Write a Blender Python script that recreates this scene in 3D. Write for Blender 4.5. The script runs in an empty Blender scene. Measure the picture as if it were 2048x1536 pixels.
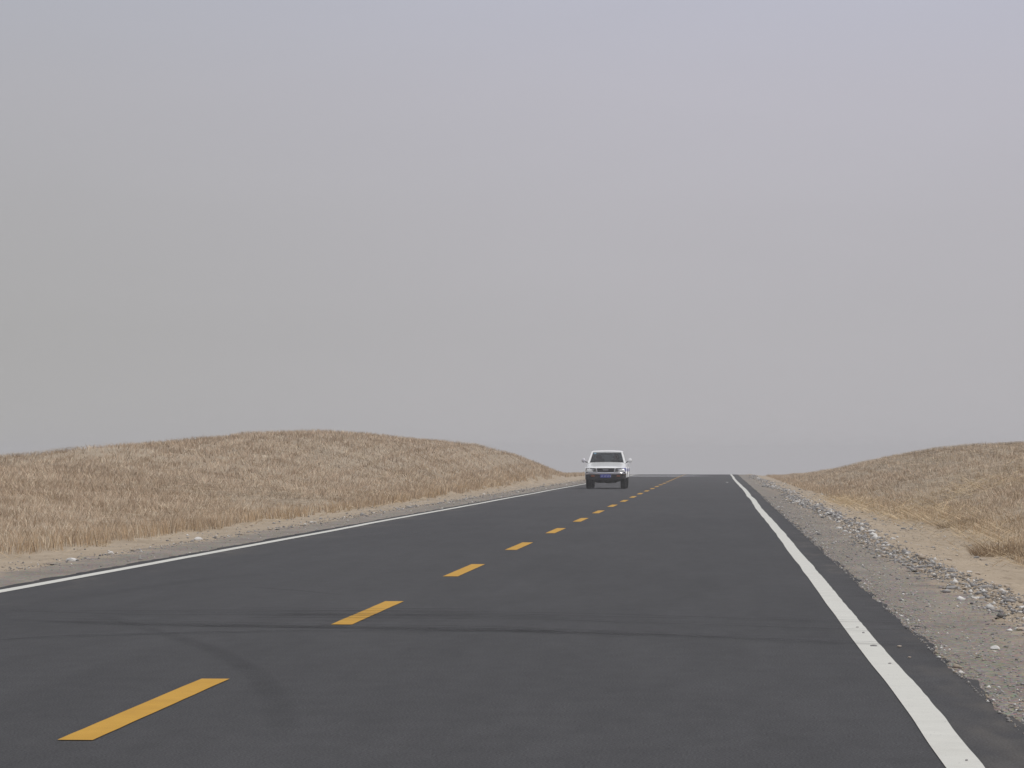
import bpy, bmesh, math, random
import numpy as np
from mathutils import Vector, Matrix
R = math.radians
random.seed(7); RNG = np.random.default_rng(11)
sc = bpy.context.scene; COL = sc.collection

# ---------------- camera, world, sun, exposure ----------------
cd = bpy.data.cameras.new('camera'); cam = bpy.data.objects.new('camera', cd); COL.objects.link(cam)
cam.location = (0, 0, 1.215)
cd.sensor_width = 36; cd.lens = 6637/2048*36
cd.clip_start = .1; cd.clip_end = 6000
cam.rotation_euler = (R(90+1.295), 0, R(3.586))
sc.camera = cam
sc.view_settings.view_transform = 'Standard'; sc.view_settings.look = 'None'
sc.view_settings.exposure = 0; sc.view_settings.gamma = 1
SUN_EL, SUN_AZ = 58, 118          # degrees; azimuth clockwise from +Y (road direction)
sl = bpy.data.lights.new('sun', 'SUN'); so = bpy.data.objects.new('sun', sl); COL.objects.link(so)
sl.energy = 1.5; sl.angle = R(4); sl.color = (1, .95, .87)
sd = Vector((math.sin(R(SUN_AZ))*math.cos(R(SUN_EL)), math.cos(R(SUN_AZ))*math.cos(R(SUN_EL)), math.sin(R(SUN_EL))))
so.rotation_euler = sd.to_track_quat('Z', 'Y').to_euler(); so.location = sd*50
w = bpy.data.worlds.new('World'); sc.world = w; w.use_nodes = True
nt = w.node_tree; nt.nodes.clear(); L = nt.links.new
def N(t, tree=None, **k):
    n = (tree or nt).nodes.new(t)
    for a, b in k.items(): setattr(n, a, b)
    return n
out = N('ShaderNodeOutputWorld'); bg = N('ShaderNodeBackground'); bg.inputs[1].default_value = .1
sky = N('ShaderNodeTexSky', sky_type='NISHITA', sun_disc=False, sun_elevation=R(SUN_EL), sun_rotation=R(SUN_AZ))
sky.air_density = 1.0; sky.dust_density = 8.0; sky.ozone_density = 1.0
tc = N('ShaderNodeTexCoord'); sx = N('ShaderNodeSeparateXYZ'); L(tc.outputs['Generated'], sx.inputs[0])
# dust-laden sky: colour depends on the height above the horizon
rp = N('ShaderNodeValToRGB'); L(sx.outputs[2], rp.inputs[0])
e = rp.color_ramp.elements
e[0].position = 0; e[0].color = (.445, .435, .44, 1)
e[1].position = 1; e[1].color = (.62, .63, .68, 1)
for p, c in ((.04, (.442, .434, .444)), (.075, (.455, .447, .47)), (.11, (.472, .465, .508)), (.14, (.465, .47, .535))):
    q = e.new(p); q.color = (*c, 1)
mr = N('ShaderNodeMapRange'); L(sx.outputs[0], mr.inputs[0]); mr.inputs[1].default_value = -.27; mr.inputs[2].default_value = .03; mr.interpolation_type = 'SMOOTHSTEP'
az = N('ShaderNodeMix', data_type='RGBA'); L(mr.outputs[0], az.inputs[0])
az.inputs[6].default_value = (9.65, 9.72, 9.45, 1); az.inputs[7].default_value = (11.05, 11.0, 11.25, 1)
mu = N('ShaderNodeMix', data_type='RGBA', blend_type='MULTIPLY'); mu.inputs[0].default_value = 1; mu.clamp_result = False
L(rp.outputs[0], mu.inputs[6]); L(az.outputs[2], mu.inputs[7])
mx = N('ShaderNodeMix', data_type='RGBA'); mx.inputs[0].default_value = .93
# faint uneven bands of dust in the air
mp = N('ShaderNodeVectorMath', operation='MULTIPLY'); L(tc.outputs['Generated'], mp.inputs[0]); mp.inputs[1].default_value = (1, 1, 4.5)
nz = N('ShaderNodeTexNoise'); nz.inputs['Scale'].default_value = 7; nz.inputs['Detail'].default_value = 5; nz.inputs['Distortion'].default_value = .6; L(mp.outputs[0], nz.inputs['Vector'])
nr = N('ShaderNodeMapRange'); L(nz.outputs['Fac'], nr.inputs[0]); nr.inputs[1].default_value = .3; nr.inputs[2].default_value = .7; nr.inputs[3].default_value = .99; nr.inputs[4].default_value = 1.01
ms = N('ShaderNodeVectorMath', operation='SCALE'); L(mu.outputs[2], ms.inputs[0]); L(nr.outputs[0], ms.inputs['Scale'])
L(sky.outputs[0], mx.inputs[6]); L(ms.outputs[0], mx.inputs[7])
L(mx.outputs[2], bg.inputs[0]); L(bg.outputs[0], out.inputs[0])

# ---------------- helpers ----------------
def tag(o, label=None, cat=None, group=None, kind=None):
    if label: o['label'] = label
    if cat: o['category'] = cat
    if group: o['group'] = group
    if kind: o['kind'] = kind
    return o
def link(name, me, mat=None, parent=None):
    o = bpy.data.objects.new(name, me); COL.objects.link(o)
    if mat: me.materials.append(mat)
    if parent: o.parent = parent
    return o
def empty(name, loc=(0, 0, 0), rz=0):
    o = bpy.data.objects.new(name, None); COL.objects.link(o); o.location = loc; o.rotation_euler = (0, 0, rz); o.empty_display_size = .2
    return o
def mesh(vs, fs, smooth=False):
    me = bpy.data.meshes.new('m'); me.from_pydata([tuple(map(float, v)) for v in vs], [], fs)
    me.update()
    if smooth: me.polygons.foreach_set('use_smooth', [True]*len(me.polygons))
    return me
def grid_mesh(X, Y, Z, smooth=True):
    """X,Y,Z arrays of shape (ny,nx)"""
    ny, nx = X.shape
    co = np.stack([X, Y, Z], -1).reshape(-1, 3).astype(np.float32)
    i = np.arange((ny-1)*nx).reshape(ny-1, nx)[:, :-1].ravel()
    q = np.stack([i, i+1, i+nx+1, i+nx], 1).astype(np.int32)
    me = bpy.data.meshes.new('m'); me.vertices.add(len(co)); me.vertices.foreach_set('co', co.ravel())
    me.loops.add(q.size); me.loops.foreach_set('vertex_index', q.ravel())
    me.polygons.add(len(q)); me.polygons.foreach_set('loop_start', np.arange(0, q.size, 4, dtype=np.int32))
    me.update(calc_edges=True)
    if smooth: me.polygons.foreach_set('use_smooth', np.ones(len(q), bool))
    return me
class Mat:
    """small helper round a node material"""
    def __init__(s, name, rough=.8, spec=.3, metal=0, base=(.5, .5, .5)):
        s.m = bpy.data.materials.new(name); s.m.use_nodes = True; s.t = s.m.node_tree
        s.b = s.t.nodes['Principled BSDF']; s.b.inputs['Roughness'].default_value = rough
        s.b.inputs['Specular IOR Level'].default_value = spec; s.b.inputs['Metallic'].default_value = metal
        s.b.inputs['Base Color'].default_value = (*base, 1)
        s.geo = s.t.nodes.new('ShaderNodeNewGeometry')
        s.pos = s.geo.outputs['Position']
    def n(s, t, **k): return N(t, s.t, **k)
    def l(s, a, b): s.t.links.new(a, b)
    def noise(s, scale, detail=3, rough=.6, stretch=None, src=None):
        v = src or s.pos
        if stretch:
            mp = s.n('ShaderNodeVectorMath', operation='MULTIPLY'); s.l(v, mp.inputs[0]); mp.inputs[1].default_value = stretch; v = mp.outputs[0]
        n = s.n('ShaderNodeTexNoise'); n.inputs['Scale'].default_value = scale; n.inputs['Detail'].default_value = detail; n.inputs['Roughness'].default_value = rough
        s.l(v, n.inputs['Vector']); return n.outputs['Fac']
    def ramp(s, f, stops):
        r = s.n('ShaderNodeValToRGB'); e = r.color_ramp.elements
        e[0].position, e[0].color = stops[0][0], (*stops[0][1], 1); e[1].position, e[1].color = stops[-1][0], (*stops[-1][1], 1)
        for p, c in stops[1:-1]: q = e.new(p); q.color = (*c, 1)
        s.l(f, r.inputs[0]); return r.outputs[0]
    def rng(s, f, a, b, c=0., d=1., smooth=True):
        r = s.n('ShaderNodeMapRange'); r.interpolation_type = 'SMOOTHSTEP' if smooth else 'LINEAR'
        s.l(f, r.inputs[0])
        for i, v in enumerate((a, b, c, d)): r.inputs[i+1].default_value = v
        return r.outputs[0]
    def math(s, op, a, b=None):
        r = s.n('ShaderNodeMath', operation=op)
        for i, v in enumerate((a, b)):
            if v is None: continue
            if isinstance(v, (int, float)): r.inputs[i].default_value = v
            else: s.l(v, r.inputs[i])
        return r.outputs[0]
    def mix(s, f, a, b, mode='MIX'):
        r = s.n('ShaderNodeMix', data_type='RGBA', blend_type=mode)
        for i, v in ((0, f), (6, a), (7, b)):
            if isinstance(v, (int, float)): r.inputs[i].default_value = v
            elif isinstance(v, tuple): r.inputs[i].default_value = (*v, 1)
            else: s.l(v, r.inputs[i])
        return r.outputs[2]
    def bump(s, f, strength=.5, dist=.01):
        b = s.n('ShaderNodeBump'); b.inputs['Strength'].default_value = strength; b.inputs['Distance'].default_value = dist
        s.l(f, b.inputs['Height']); s.l(b.outputs[0], s.b.inputs['Normal'])
    def color(s, c): s.l(c, s.b.inputs['Base Color'])
    def xyz(s):
        x = s.n('ShaderNodeSeparateXYZ'); s.l(s.pos, x.inputs[0]); return x.outputs

# ---------------- terrain shape ----------------
F=6637.; HC=1.215
def H2(ix,iy,s=0):
    n=(ix.astype(np.int64)*374761393+iy.astype(np.int64)*668265263+s*1274126177)&0x7fffffff
    n=((n^(n>>13))*1274126177)&0x7fffffff
    return ((n^(n>>16))&0xffff)/65535.0
def vnoise(x,y,s=0):
    ix=np.floor(x);iy=np.floor(y);fx=x-ix;fy=y-iy
    fx=fx*fx*(3-2*fx);fy=fy*fy*(3-2*fy)
    a=H2(ix,iy,s);b=H2(ix+1,iy,s);c=H2(ix,iy+1,s);d=H2(ix+1,iy+1,s)
    return (a*(1-fx)+b*fx)*(1-fy)+(c*(1-fx)+d*fx)*fy
def sstep(a,b,x):
    t=np.clip((x-a)/(b-a),0,1); return t*t*(3-2*t)
def zroad(y):
    u=np.maximum(0,y-248.0); k=.00008
    return -np.where(u<50,k*u*u,k*2500+2*k*50*(u-50))
# ridge tables: distance, ridge x, ridge height
LR=np.array([[0.0, -24.0, 1.05], [60.0, -24.0, 1.05], [95.0, -22.5, 1.05], [112.0, -18.5, 1.72], [130.0, -16.4, 2.47], [148.0, -14.8, 2.18], [165.0, -13.4, 2.15], [190.0, -12.0, 1.53], [215.0, -11.0, 0.25], [235.0, -10.4, 0.15], [300.0, -10.4, 0.0]])
RR=np.array([[0.0, 12.5, 1.48], [100.0, 12.5, 1.48], [130.0, 11.9, 1.92], [155.0, 10.3, 1.7], [185.0, 8.9, 1.05], [215.0, 7.1, 0.4], [235.0, 6.0, 0.27], [250.0, 5.2, 0.0], [300.0, 5.0, 0.0]])
def hill(x,y,T,x0):
    yy=np.arange(-30,340.,2.); k=np.hanning(19); k/=k.sum()
    sm=lambda c: np.convolve(np.pad(np.interp(yy,T[:,0],c),9,'edge'),k,'valid')
    xr=np.interp(y,yy,sm(T[:,1])); zr=np.interp(y,yy,sm(T[:,2]))
    t=(x-x0)/(xr-x0)
    s=np.where(t<=0,0,np.where(t<1,np.sin(np.pi/2*np.clip(t,0,1))**1.25,1-.8*(1-np.exp(-(np.clip(t-1,0,9)*1.6)**2))))
    return zr*s
def ground(x,y):
    x=np.asarray(x,float);y=np.asarray(y,float)
    z=zroad(y)-.03
    z=z+hill(x,y,LR,-9.1)*(x<-9.1)+hill(x,y,RR,3.9)*(x>3.9)
    z=z-.05*sstep(-7.9,-8.8,x)
    z=z+.05*np.exp(-((x-2.45)/.25)**2)*(x>2.2)*sstep(2.2,2.4,x)-.09*sstep(2.6,3.6,x)
    m=sstep(-9.2,-11,x)+sstep(3.9,5.5,x)
    z=z+m*.05*(vnoise(x*.35,y*.16,3)-.5)+m*.07*(vnoise(x*1.3,y*.9,4)-.5)
    z=z+sstep(-8.2,-8.8,x)*.03*(vnoise(x*3,y*2,5)-.5)+sstep(2.7,3.1,x)*.05*(vnoise(x*3,y*2,6)-.5)
    # bare sand hump on the left skyline
    z=z+.12*np.exp(-((x+19.6)/1.3)**2-((y-106)/5)**2)
    return z

# ---------------- materials ----------------
def m_asphalt():
    M = Mat('asphalt', rough=.88, spec=.12); x = M.xyz()
    big = M.noise(.35, 4, .6, (1, .25, 1)); fine = M.noise(90, 2, .7); mid = M.noise(6, 3, .6, (1, .5, 1))
    c = M.ramp(big, [(.3, (.060, .0605, .063)), (.7, (.070, .0705, .073))])
    c = M.mix(.8, c, M.ramp(fine, [(.3, (.12, .12, .12)), (.7, (.88, .88, .88))]), 'OVERLAY')
    agg = M.n('ShaderNodeTexVoronoi'); agg.inputs['Scale'].default_value = 55; M.l(M.pos, agg.inputs['Vector'])
    c = M.mix(M.math('MULTIPLY', M.rng(agg.outputs['Distance'], .22, .08), .35), c, M.ramp(M.noise(30, 1), [(.35, (.05, .05, .055)), (.65, (.22, .21, .20))]))
    c = M.mix(.3, c, M.ramp(M.noise(2.2, 5, .75, (1, .12, 1)), [(.3, (.33, .33, .33)), (.7, (.67, .67, .67))]), 'OVERLAY')
    c = M.mix(.18, c, M.ramp(mid, [(.3, (.3, .3, .3)), (.7, (.7, .7, .7))]), 'OVERLAY')
    # dust lying along both edges, in drifts of its own shape
    dl = M.rng(x[0], -5.6, -6.6); dr = M.rng(x[0], .7, 1.5)
    d = M.math('MULTIPLY', M.math('MAXIMUM', dl, dr), M.rng(M.noise(1.2, 4, .7, (1, .2, 1)), .45, .75))
    c = M.mix(M.math('MULTIPLY', d, .35), c, (.25, .22, .18))
    M.color(c); M.bump(fine, .35, .004)
    # shimmering stretch of road just before the crest mirrors the sky
    s = M.math('MULTIPLY', M.rng(x[1], 231, 236), M.rng(x[1], 245, 241))
    s = M.math('MULTIPLY', s, M.rng(x[0], .2, -3.2)); s = M.math('MULTIPLY', s, M.rng(M.noise(.5, 2, .5, (.3, 1, 1)), .25, .42))
    M.l(M.rng(s, 0, 1, .88, .02, False), M.b.inputs['Roughness']); M.l(M.rng(s, 0, 1, .12, 1, False), M.b.inputs['Specular IOR Level'])
    return M.m
def m_white():
    M = Mat('white_road_paint', rough=.7, spec=.2)
    c = M.ramp(M.noise(3, 4, .7), [(.3, (.59, .59, .54)), (.7, (.67, .67, .615))])
    c = M.mix(M.rng(M.noise(45, 2), .70, .74), c, (.2, .2, .2)); c = M.mix(M.math('MULTIPLY', M.rng(M.noise(.8, 3, .6, (1, .5, 1)), .55, .75), .12), c, (.4, .37, .3))
    M.color(c); return M.m
def m_yellow():
    M = Mat('yellow_road_paint', rough=.65, spec=.2)
    c = M.ramp(M.noise(2.2, 4, .7), [(.3, (.49, .265, .022)), (.7, (.58, .325, .035))])
    c = M.mix(M.rng(M.noise(50, 2), .70, .75), c, (.2, .14, .06)); M.color(c); return M.m
def m_gravel():
    M = Mat('shoulder_gravel', rough=.95, spec=.1); x = M.xyz()
    v = M.n('ShaderNodeTexVoronoi'); v.inputs['Scale'].default_value = 45; M.l(M.pos, v.inputs['Vector'])
    c = M.ramp(M.noise(1.3, 5, .7, (1, .4, 1)), [(.3, (.205, .183, .16)), (.55, (.26, .235, .205)), (.75, (.32, .283, .24))])
    c = M.mix(.35, c, v.outputs['Color'], 'SOFT_LIGHT'); c = M.mix(.5, c, M.ramp(M.noise(25, 3, .7), [(.3, (.25, .25, .25)), (.7, (.75, .75, .75))]), 'OVERLAY')
    sd = M.math('MAXIMUM', M.rng(x[0], -7.3, -7.9), M.rng(x[0], 1.75, 2.3))
    sd = M.math('MULTIPLY', sd, M.rng(M.noise(2.5, 4, .7, (1, .5, 1)), .42, .62))
    c = M.mix(M.math('MULTIPLY', sd, .8), c, (.44, .35, .25)); M.color(c)
    M.bump(v.outputs['Distance'], .6, .01); return M.m
def m_sand():
    M = Mat('desert_sand', rough=.95, spec=.1)
    c = M.ramp(M.noise(.8, 5, .65, (1, .6, 1)), [(.25, (.31, .25, .18)), (.5, (.40, .33, .245)), (.8, (.46, .385, .29))])
    c = M.mix(.3, c, M.ramp(M.noise(30, 3, .7), [(.3, (.25, .25, .25)), (.7, (.75, .75, .75))]), 'OVERLAY')
    c = M.mix(M.math('MULTIPLY', M.rng(M.noise(9, 4, .7, (1, .3, 1)), .52, .66), .55), c, (.25, .20, .145))
    M.color(c); M.bump(M.noise(8, 4, .7), .5, .03); return M.m
def m_attr(name, rough=.9, spec=.15, contrast=.35, scale=40):
    M = Mat(name, rough=rough, spec=spec)
    a = M.n('ShaderNodeAttribute'); a.attribute_name = 'tint'
    c = M.mix(contrast, a.outputs['Color'], M.ramp(M.noise(scale, 3), [(.3, (.25, .25, .25)), (.7, (.75, .75, .75))]), 'OVERLAY')
    M.color(c); return M.m
def m_stone(name, a, b):
    M = Mat(name, rough=.9, spec=.2); M.color(M.ramp(M.noise(18, 4, .7), [(.3, a), (.7, b)])); M.bump(M.noise(60, 3), .4, .005); return M.m
def m_mark():
    M = Mat('tyre_rubber_mark', rough=.85, spec=.1, base=(.03, .03, .032))
    tr = M.n('ShaderNodeBsdfTransparent'); mx = M.n('ShaderNodeMixShader')
    a = M.n('ShaderNodeAttribute'); a.attribute_name = 'fade'
    f = M.math('MULTIPLY', M.rng(M.noise(5, 4, .75, (.25, 6, 1)), .3, .6), a.outputs['Fac'])
    M.l(f, mx.inputs[0]); M.l(tr.outputs[0], mx.inputs[1]); M.l(M.b.outputs[0], mx.inputs[2])
    M.l(mx.outputs[0], M.t.nodes['Material Output'].inputs[0]); return M.m
ASPH, WHITE, YELL, GRAV, SAND, MARK = m_asphalt(), m_white(), m_yellow(), m_gravel(), m_sand(), m_mark()
STRAW = m_attr('dry_straw', .8, .15, .3, 25); PEB = m_attr('loose_gravel', .9, .2, .4, 60)

# ---------------- ground, road, shoulders ----------------
Y = np.concatenate([np.arange(4, 60, .15), np.arange(60, 260, .4), np.arange(260, 400, 2), np.arange(400, 1401, 20)])
xs = np.unique(np.round(np.concatenate([-np.geomspace(30, 400, 24), np.arange(-30, -14, .4), np.arange(-14, -6.6, .12), [-7.9, -8.8, -9.1],
    np.arange(-6.6, 1.2, .6), np.arange(1.2, 8, .1), np.arange(8, 16, .35), np.geomspace(16, 400, 26)]), 3))
YG = np.concatenate([np.arange(-60, 4, 4), Y])
GX, GY = np.meshgrid(xs, YG); GZ = ground(GX, GY)
g = link('ground', grid_mesh(GX, GY, GZ), SAND); tag(g, kind='structure')
YR = np.concatenate([[-60, -20], Y])
def rag(y, s, amp, f=1.):
    return amp*(vnoise(y*1.1*f, y*0, s)-.5)*1.2+amp*.8*(vnoise(y*4.3*f, y*0, s+1)-.5)+amp*.4*(vnoise(y*14.*f, y*0, s+2)-.5)
def strip(name, xl, xr, y, lift, nx, mat, parent=None, skirt=0):
    """ribbon along the road from xl(y) to xr(y), each an array"""
    t = np.linspace(0, 1, nx); X = xl[:, None]*(1-t)+xr[:, None]*t; YY = np.repeat(y[:, None], nx, 1)
    Z = zroad(YY)+lift
    if skirt:
        X = np.concatenate([X[:, :1], X, X[:, -1:]], 1); YY = np.concatenate([YY[:, :1], YY, YY[:, -1:]], 1)
        Z = np.concatenate([Z[:, :1]-skirt, Z, Z[:, -1:]-skirt], 1)
    return link(name, grid_mesh(X, YY, Z, False), mat, parent)
road = strip('road', -6.83+rag(YR, 21, .07), 1.365+rag(YR, 31, .07), YR, 0, 24, ASPH, None, .06); tag(road, kind='structure')
sh = strip('gravel_shoulder', -7.85+rag(YR, 41, .25, .6), YR*0-6.6, YR, -.014, 8, GRAV); tag(sh, kind='structure')
sh = strip('gravel_shoulder', YR*0+1.2, 2.3+rag(YR, 51, .3, .6), YR, -.014, 8, GRAV); tag(sh, kind='structure')
def wob(y, s): return (.010+.014*sstep(30, 60, y))*(vnoise(y*.11, y*0, s)-.5)*2+.007*(vnoise(y*.5, y*0, s+1)-.5)*2
YL = Y[(Y < 330)]; YL = np.concatenate([[-20], YL])
hw = .075
cl = -6.585+wob(YL, 61); strip('edge_line', cl-hw+.004*vnoise(YL*3, YL*0, 71), cl+hw, YL, .004, 3, WHITE, road)
cr = .966+wob(YL, 64)-.10*sstep(120, 200, YL); strip('edge_line', cr-hw, cr+hw+.006*vnoise(YL*3, YL*0, 73), YL, .004, 3, WHITE, road)
# yellow centre dashes: 4 m painted, 6 m apart
for k in range(-2, 30):
    y0 = 14.2+10.0*k; yy = np.linspace(y0, y0+4.0, 14); c = -2.782+.01*np.sin(k*1.7)
    strip('centre_dash', c-.078+.004*vnoise(yy*4, yy*0, k), c+.078+.004*vnoise(yy*4, yy*0, k+50), yy, .004, 3, YELL, road)
# tyre marks crossing the road, from the photograph's own track of them (road plane points)
def onroad(px, py): return ((px-1440)/(py-918)*1.215, 8064/(py-918))
def mark(pts, wd, al, n=60):
    P = [onroad(*p) for p in pts]; t = np.linspace(0, len(P)-1, n)
    X = np.interp(t, range(len(P)), [p[0] for p in P]); YY = np.interp(t, range(len(P)), [p[1] for p in P])
    for _ in range(14): X[1:-1] = (X[:-2]+X[2:]+2*X[1:-1])/4; YY[1:-1] = (YY[:-2]+YY[2:]+2*YY[1:-1])/4
    dx, dy = np.gradient(X), np.gradient(YY); l = np.hypot(dx, dy); nx, ny = -dy/l, dx/l
    u = np.linspace(-.5, .5, 5); XX = X[:, None]+nx[:, None]*u*wd; YV = YY[:, None]+ny[:, None]*u*wd
    mark.z += .0004
    o = link('tyre_mark', grid_mesh(XX, YV, XX*0+mark.z, False), MARK, road)
    at = o.data.attributes.new('fade', 'FLOAT', 'POINT')
    f = al*np.sin(np.clip(np.linspace(0, 1, n), .0, 1)*np.pi)[:, None]**.35*np.array([0, .8, 1, .8, 0])
    at.data.foreach_set('value', f.ravel().astype(np.float32))
mark.z = .0058
mark([(-40, 1220), (100, 1226), (560, 1222), (1140, 1226), (1560, 1239), (1720, 1243), (1830, 1246)], .05, .5)
mark([(-40, 1224), (260, 1233), (600, 1231), (1000, 1229), (1400, 1238)], .09, .4)
mark([(560, 1236), (1000, 1238), (1600, 1255), (1760, 1262)], .06, .35)
mark([(-20, 1243), (250, 1251), (620, 1255), (1000, 1260), (1300, 1268), (1700, 1286), (1800, 1288)], .30, .17)
mark([(60, 1246), (300, 1254), (640, 1257), (900, 1262), (1200, 1268)], .12, .4)
mark([(-30, 1287), (100, 1277), (400, 1268), (640, 1264), (1140, 1263)], .10, .55)
mark([(600, 1243), (900, 1250), (1200, 1262), (1500, 1276)], .05, .3)
mark([(180, 1232), (330, 1272), (430, 1306), (510, 1350), (555, 1410), (565, 1480)], .20, .15)
mark([(520, 1150), (420, 1160), (330, 1172), (200, 1190), (60, 1215)], .3, .10)
for i_ in range(9):
    o_ = random.uniform(-5, 5); c_ = random.uniform(-4, 4); x0_ = random.uniform(-40, 300); x1_ = random.uniform(1250, 1700)
    mark([(x0_, 1226+o_*1.2), (500, 1228+o_), (1000, 1232+o_+c_*.5), (x1_, 1246+o_+c_)], random.uniform(.018, .045), random.uniform(.15, .42))
for i_ in range(10):
    o_ = random.uniform(-6, 6); x0_ = random.uniform(-40, 300); x1_ = random.uniform(1250, 1700)
    mark([(x0_, 1247+o_), (520, 1255+o_*.8), (1000, 1260+o_*.7), (x1_, 1278+o_)], random.uniform(.018, .05), random.uniform(.15, .42))
for py_, w_ in ((1222, .05), (1230, .035), (1233, .05), (1236.5, .04), (1242, .045)): mark([(480, py_-.5), (640, py_), (800, py_), (960, py_+1)], w_, 1.3)
for px_ in (1243, 1261, 1286): mark([(1500, px_-5), (1660, px_-1), (1720, px_), (1800, px_+2), (1840, px_+3)], .035, .8)
mark([(500, 1180), (600, 1187), (680, 1195)], .14, .22)

# ---------------- dry straw on the dunes ----------------
def blades(name, x, y, h, wd, lean, tint, label=None, cat=None, parent=None, group=None, z=None, kind='stuff', org=(0, 0, 0)):
    n = len(x); z = ground(x, y)-.02 if z is None else z
    th = RNG.uniform(0, 2*np.pi, n); cx, cy = np.cos(th)*wd/2, np.sin(th)*wd/2
    lx, ly = lean
    v = np.zeros((n, 5, 3), np.float32)
    hz = h
    v[:, 0] = np.stack([x-cx, y-cy, z], 1); v[:, 1] = np.stack([x+cx, y+cy, z], 1)
    mx_, my_, mz_ = x+lx*.4*h, y+ly*.4*h, z+hz*.55
    v[:, 2] = np.stack([mx_+cx*.8, my_+cy*.8, mz_], 1); v[:, 3] = np.stack([mx_-cx*.8, my_-cy*.8, mz_], 1)
    v[:, 4] = np.stack([x+lx*h, y+ly*h, z+hz], 1)
    b = np.arange(n)*5
    li = np.stack([b, b+1, b+2, b+3, b+3, b+2, b+4], 1).astype(np.int32)
    ls = (np.arange(n)[:, None]*7+np.array([0, 4])).astype(np.int32)
    v = v-np.array(org, np.float32)
    me = bpy.data.meshes.new('m'); me.vertices.add(n*5); me.vertices.foreach_set('co', v.ravel())
    me.loops.add(n*7); me.loops.foreach_set('vertex_index', li.ravel())
    me.polygons.add(n*2); me.polygons.foreach_set('loop_start', ls.ravel()); me.update(calc_edges=True)
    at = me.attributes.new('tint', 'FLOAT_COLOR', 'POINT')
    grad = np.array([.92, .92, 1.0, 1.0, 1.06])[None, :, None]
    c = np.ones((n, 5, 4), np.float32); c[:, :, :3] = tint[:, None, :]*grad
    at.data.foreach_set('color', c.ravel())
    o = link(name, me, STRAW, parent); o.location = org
    tag(o, label, cat, group, kind); return o
def straw_tint(n, gold=0.):
    g = np.array([.54, .42, .305]); a = np.array([.52, .37, .21]); d = np.array([.31, .235, .165]); l = np.array([.76, .66, .50])
    u = RNG.random((n, 1)); k = np.asarray(gold).reshape(-1, 1)*np.ones((n, 1))
    t = g*(1-k)+a*k; t = np.where(u < .20, d, np.where(u > .85, l, t)); return np.clip(t*RNG.uniform(.82, 1.15, (n, 1)), 0, .85)
def field(side, n):
    y = RNG.uniform(36, 262, n*3)
    if side < 0:
        x = -RNG.uniform(9.0, 26, n*3); ed = -(9.3+.0025*(y-40)+.3*(vnoise(y*.35, y*0, 81)-.5)+.35*(vnoise(y*1.4, y*0, 82)-.5)); ins = ed-x
        a = x/y; vis = (a > -.235)
    else:
        x = RNG.uniform(3.6, 17, n*3); ed = 4.35+.5*np.exp(-((y-62)/14)**2)+.5*(vnoise(y*.25, y*0, 83)-.5)+.4*(vnoise(y*1.1, y*0, 84)-.5)-.5*sstep(95, 180, y); ed = ed-.45; ins = x-ed
        a = x/y; vis = (a < .11)
    gx = np.abs((x/1.05) % 1-.5); gy = np.abs((y/1.15+.08*np.sin(x)) % 1-.5)
    onl = (gx > .40) | (gy > .38)
    den = .55+.45*sstep(.32, .68, vnoise(x*.45, y*.18, 85)); bare = sstep(.55, .68, vnoise(x*.22+9, y*.085, 86))*.8
    p = np.where(onl, .95, .30*den+.12)*(1-bare*np.where(onl, .5, 1))
    p = np.where(ins < .8, np.maximum(p, .8), p)
    p = np.where(ins < .9, p*sstep(.25, .6, vnoise(x*1.6, y*.9, 95)+ins*.55), p) if side > 0 else p
    a = x/y; zone = (np.exp(-((a+.128)/.025)**2-((y-84)/11)**2) if side < 0 else np.exp(-((a-.068)/.02)**2-((y-98)/14)**2)); p = p*(1-.8*zone)
    if side < 0: p = p*(1-np.exp(-((x+19.8)/1.1)**2-((y-105)/4)**2))
    keep = vis & (ins > 0) & (RNG.random(n*3) < p)
    # prefer what is seen: fewer blades far away (they are wider), all behind the ridge thinned
    keep &= RNG.random(n*3) < np.clip(75/y, .35, 1)
    x, y, ins, onl = x[keep], y[keep], ins[keep], onl[keep]; m = len(x)
    cl = vnoise(x*1.5, y*1.1, 87)
    h = RNG.uniform(.07, .19, m)*(.85+.3*cl)*np.where(onl, 1.15, .8)+.15*np.exp(-(ins/.7)**2)*RNG.random(m)*(side < 0)
    wd = .009*np.clip(y/60, .8, 2.0)*RNG.uniform(.6, 1.4, m)
    s = (.3+.75*RNG.random(m))*(1-.6*np.exp(-(ins/.5)**2)); an = vnoise(x*.7, y*.5, 88)*9+RNG.normal(0, 1.2, m)
    lean = (np.cos(an)*s, np.sin(an)*s)
    gold = np.clip(1.0*np.exp(-ins/.8)*(.35+.65*vnoise(y*.4, y*0, 89))+.15*vnoise(x*.3, y*.15, 90)-.05, 0, 1)
    return x, y, h, wd, lean, straw_tint(m, gold)
a = field(-1, 420000)
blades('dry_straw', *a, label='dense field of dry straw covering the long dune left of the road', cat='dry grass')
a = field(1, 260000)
blades('dry_straw', *a, label='dry straw planted in a grid over the dune right of the road', cat='dry grass')
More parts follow.
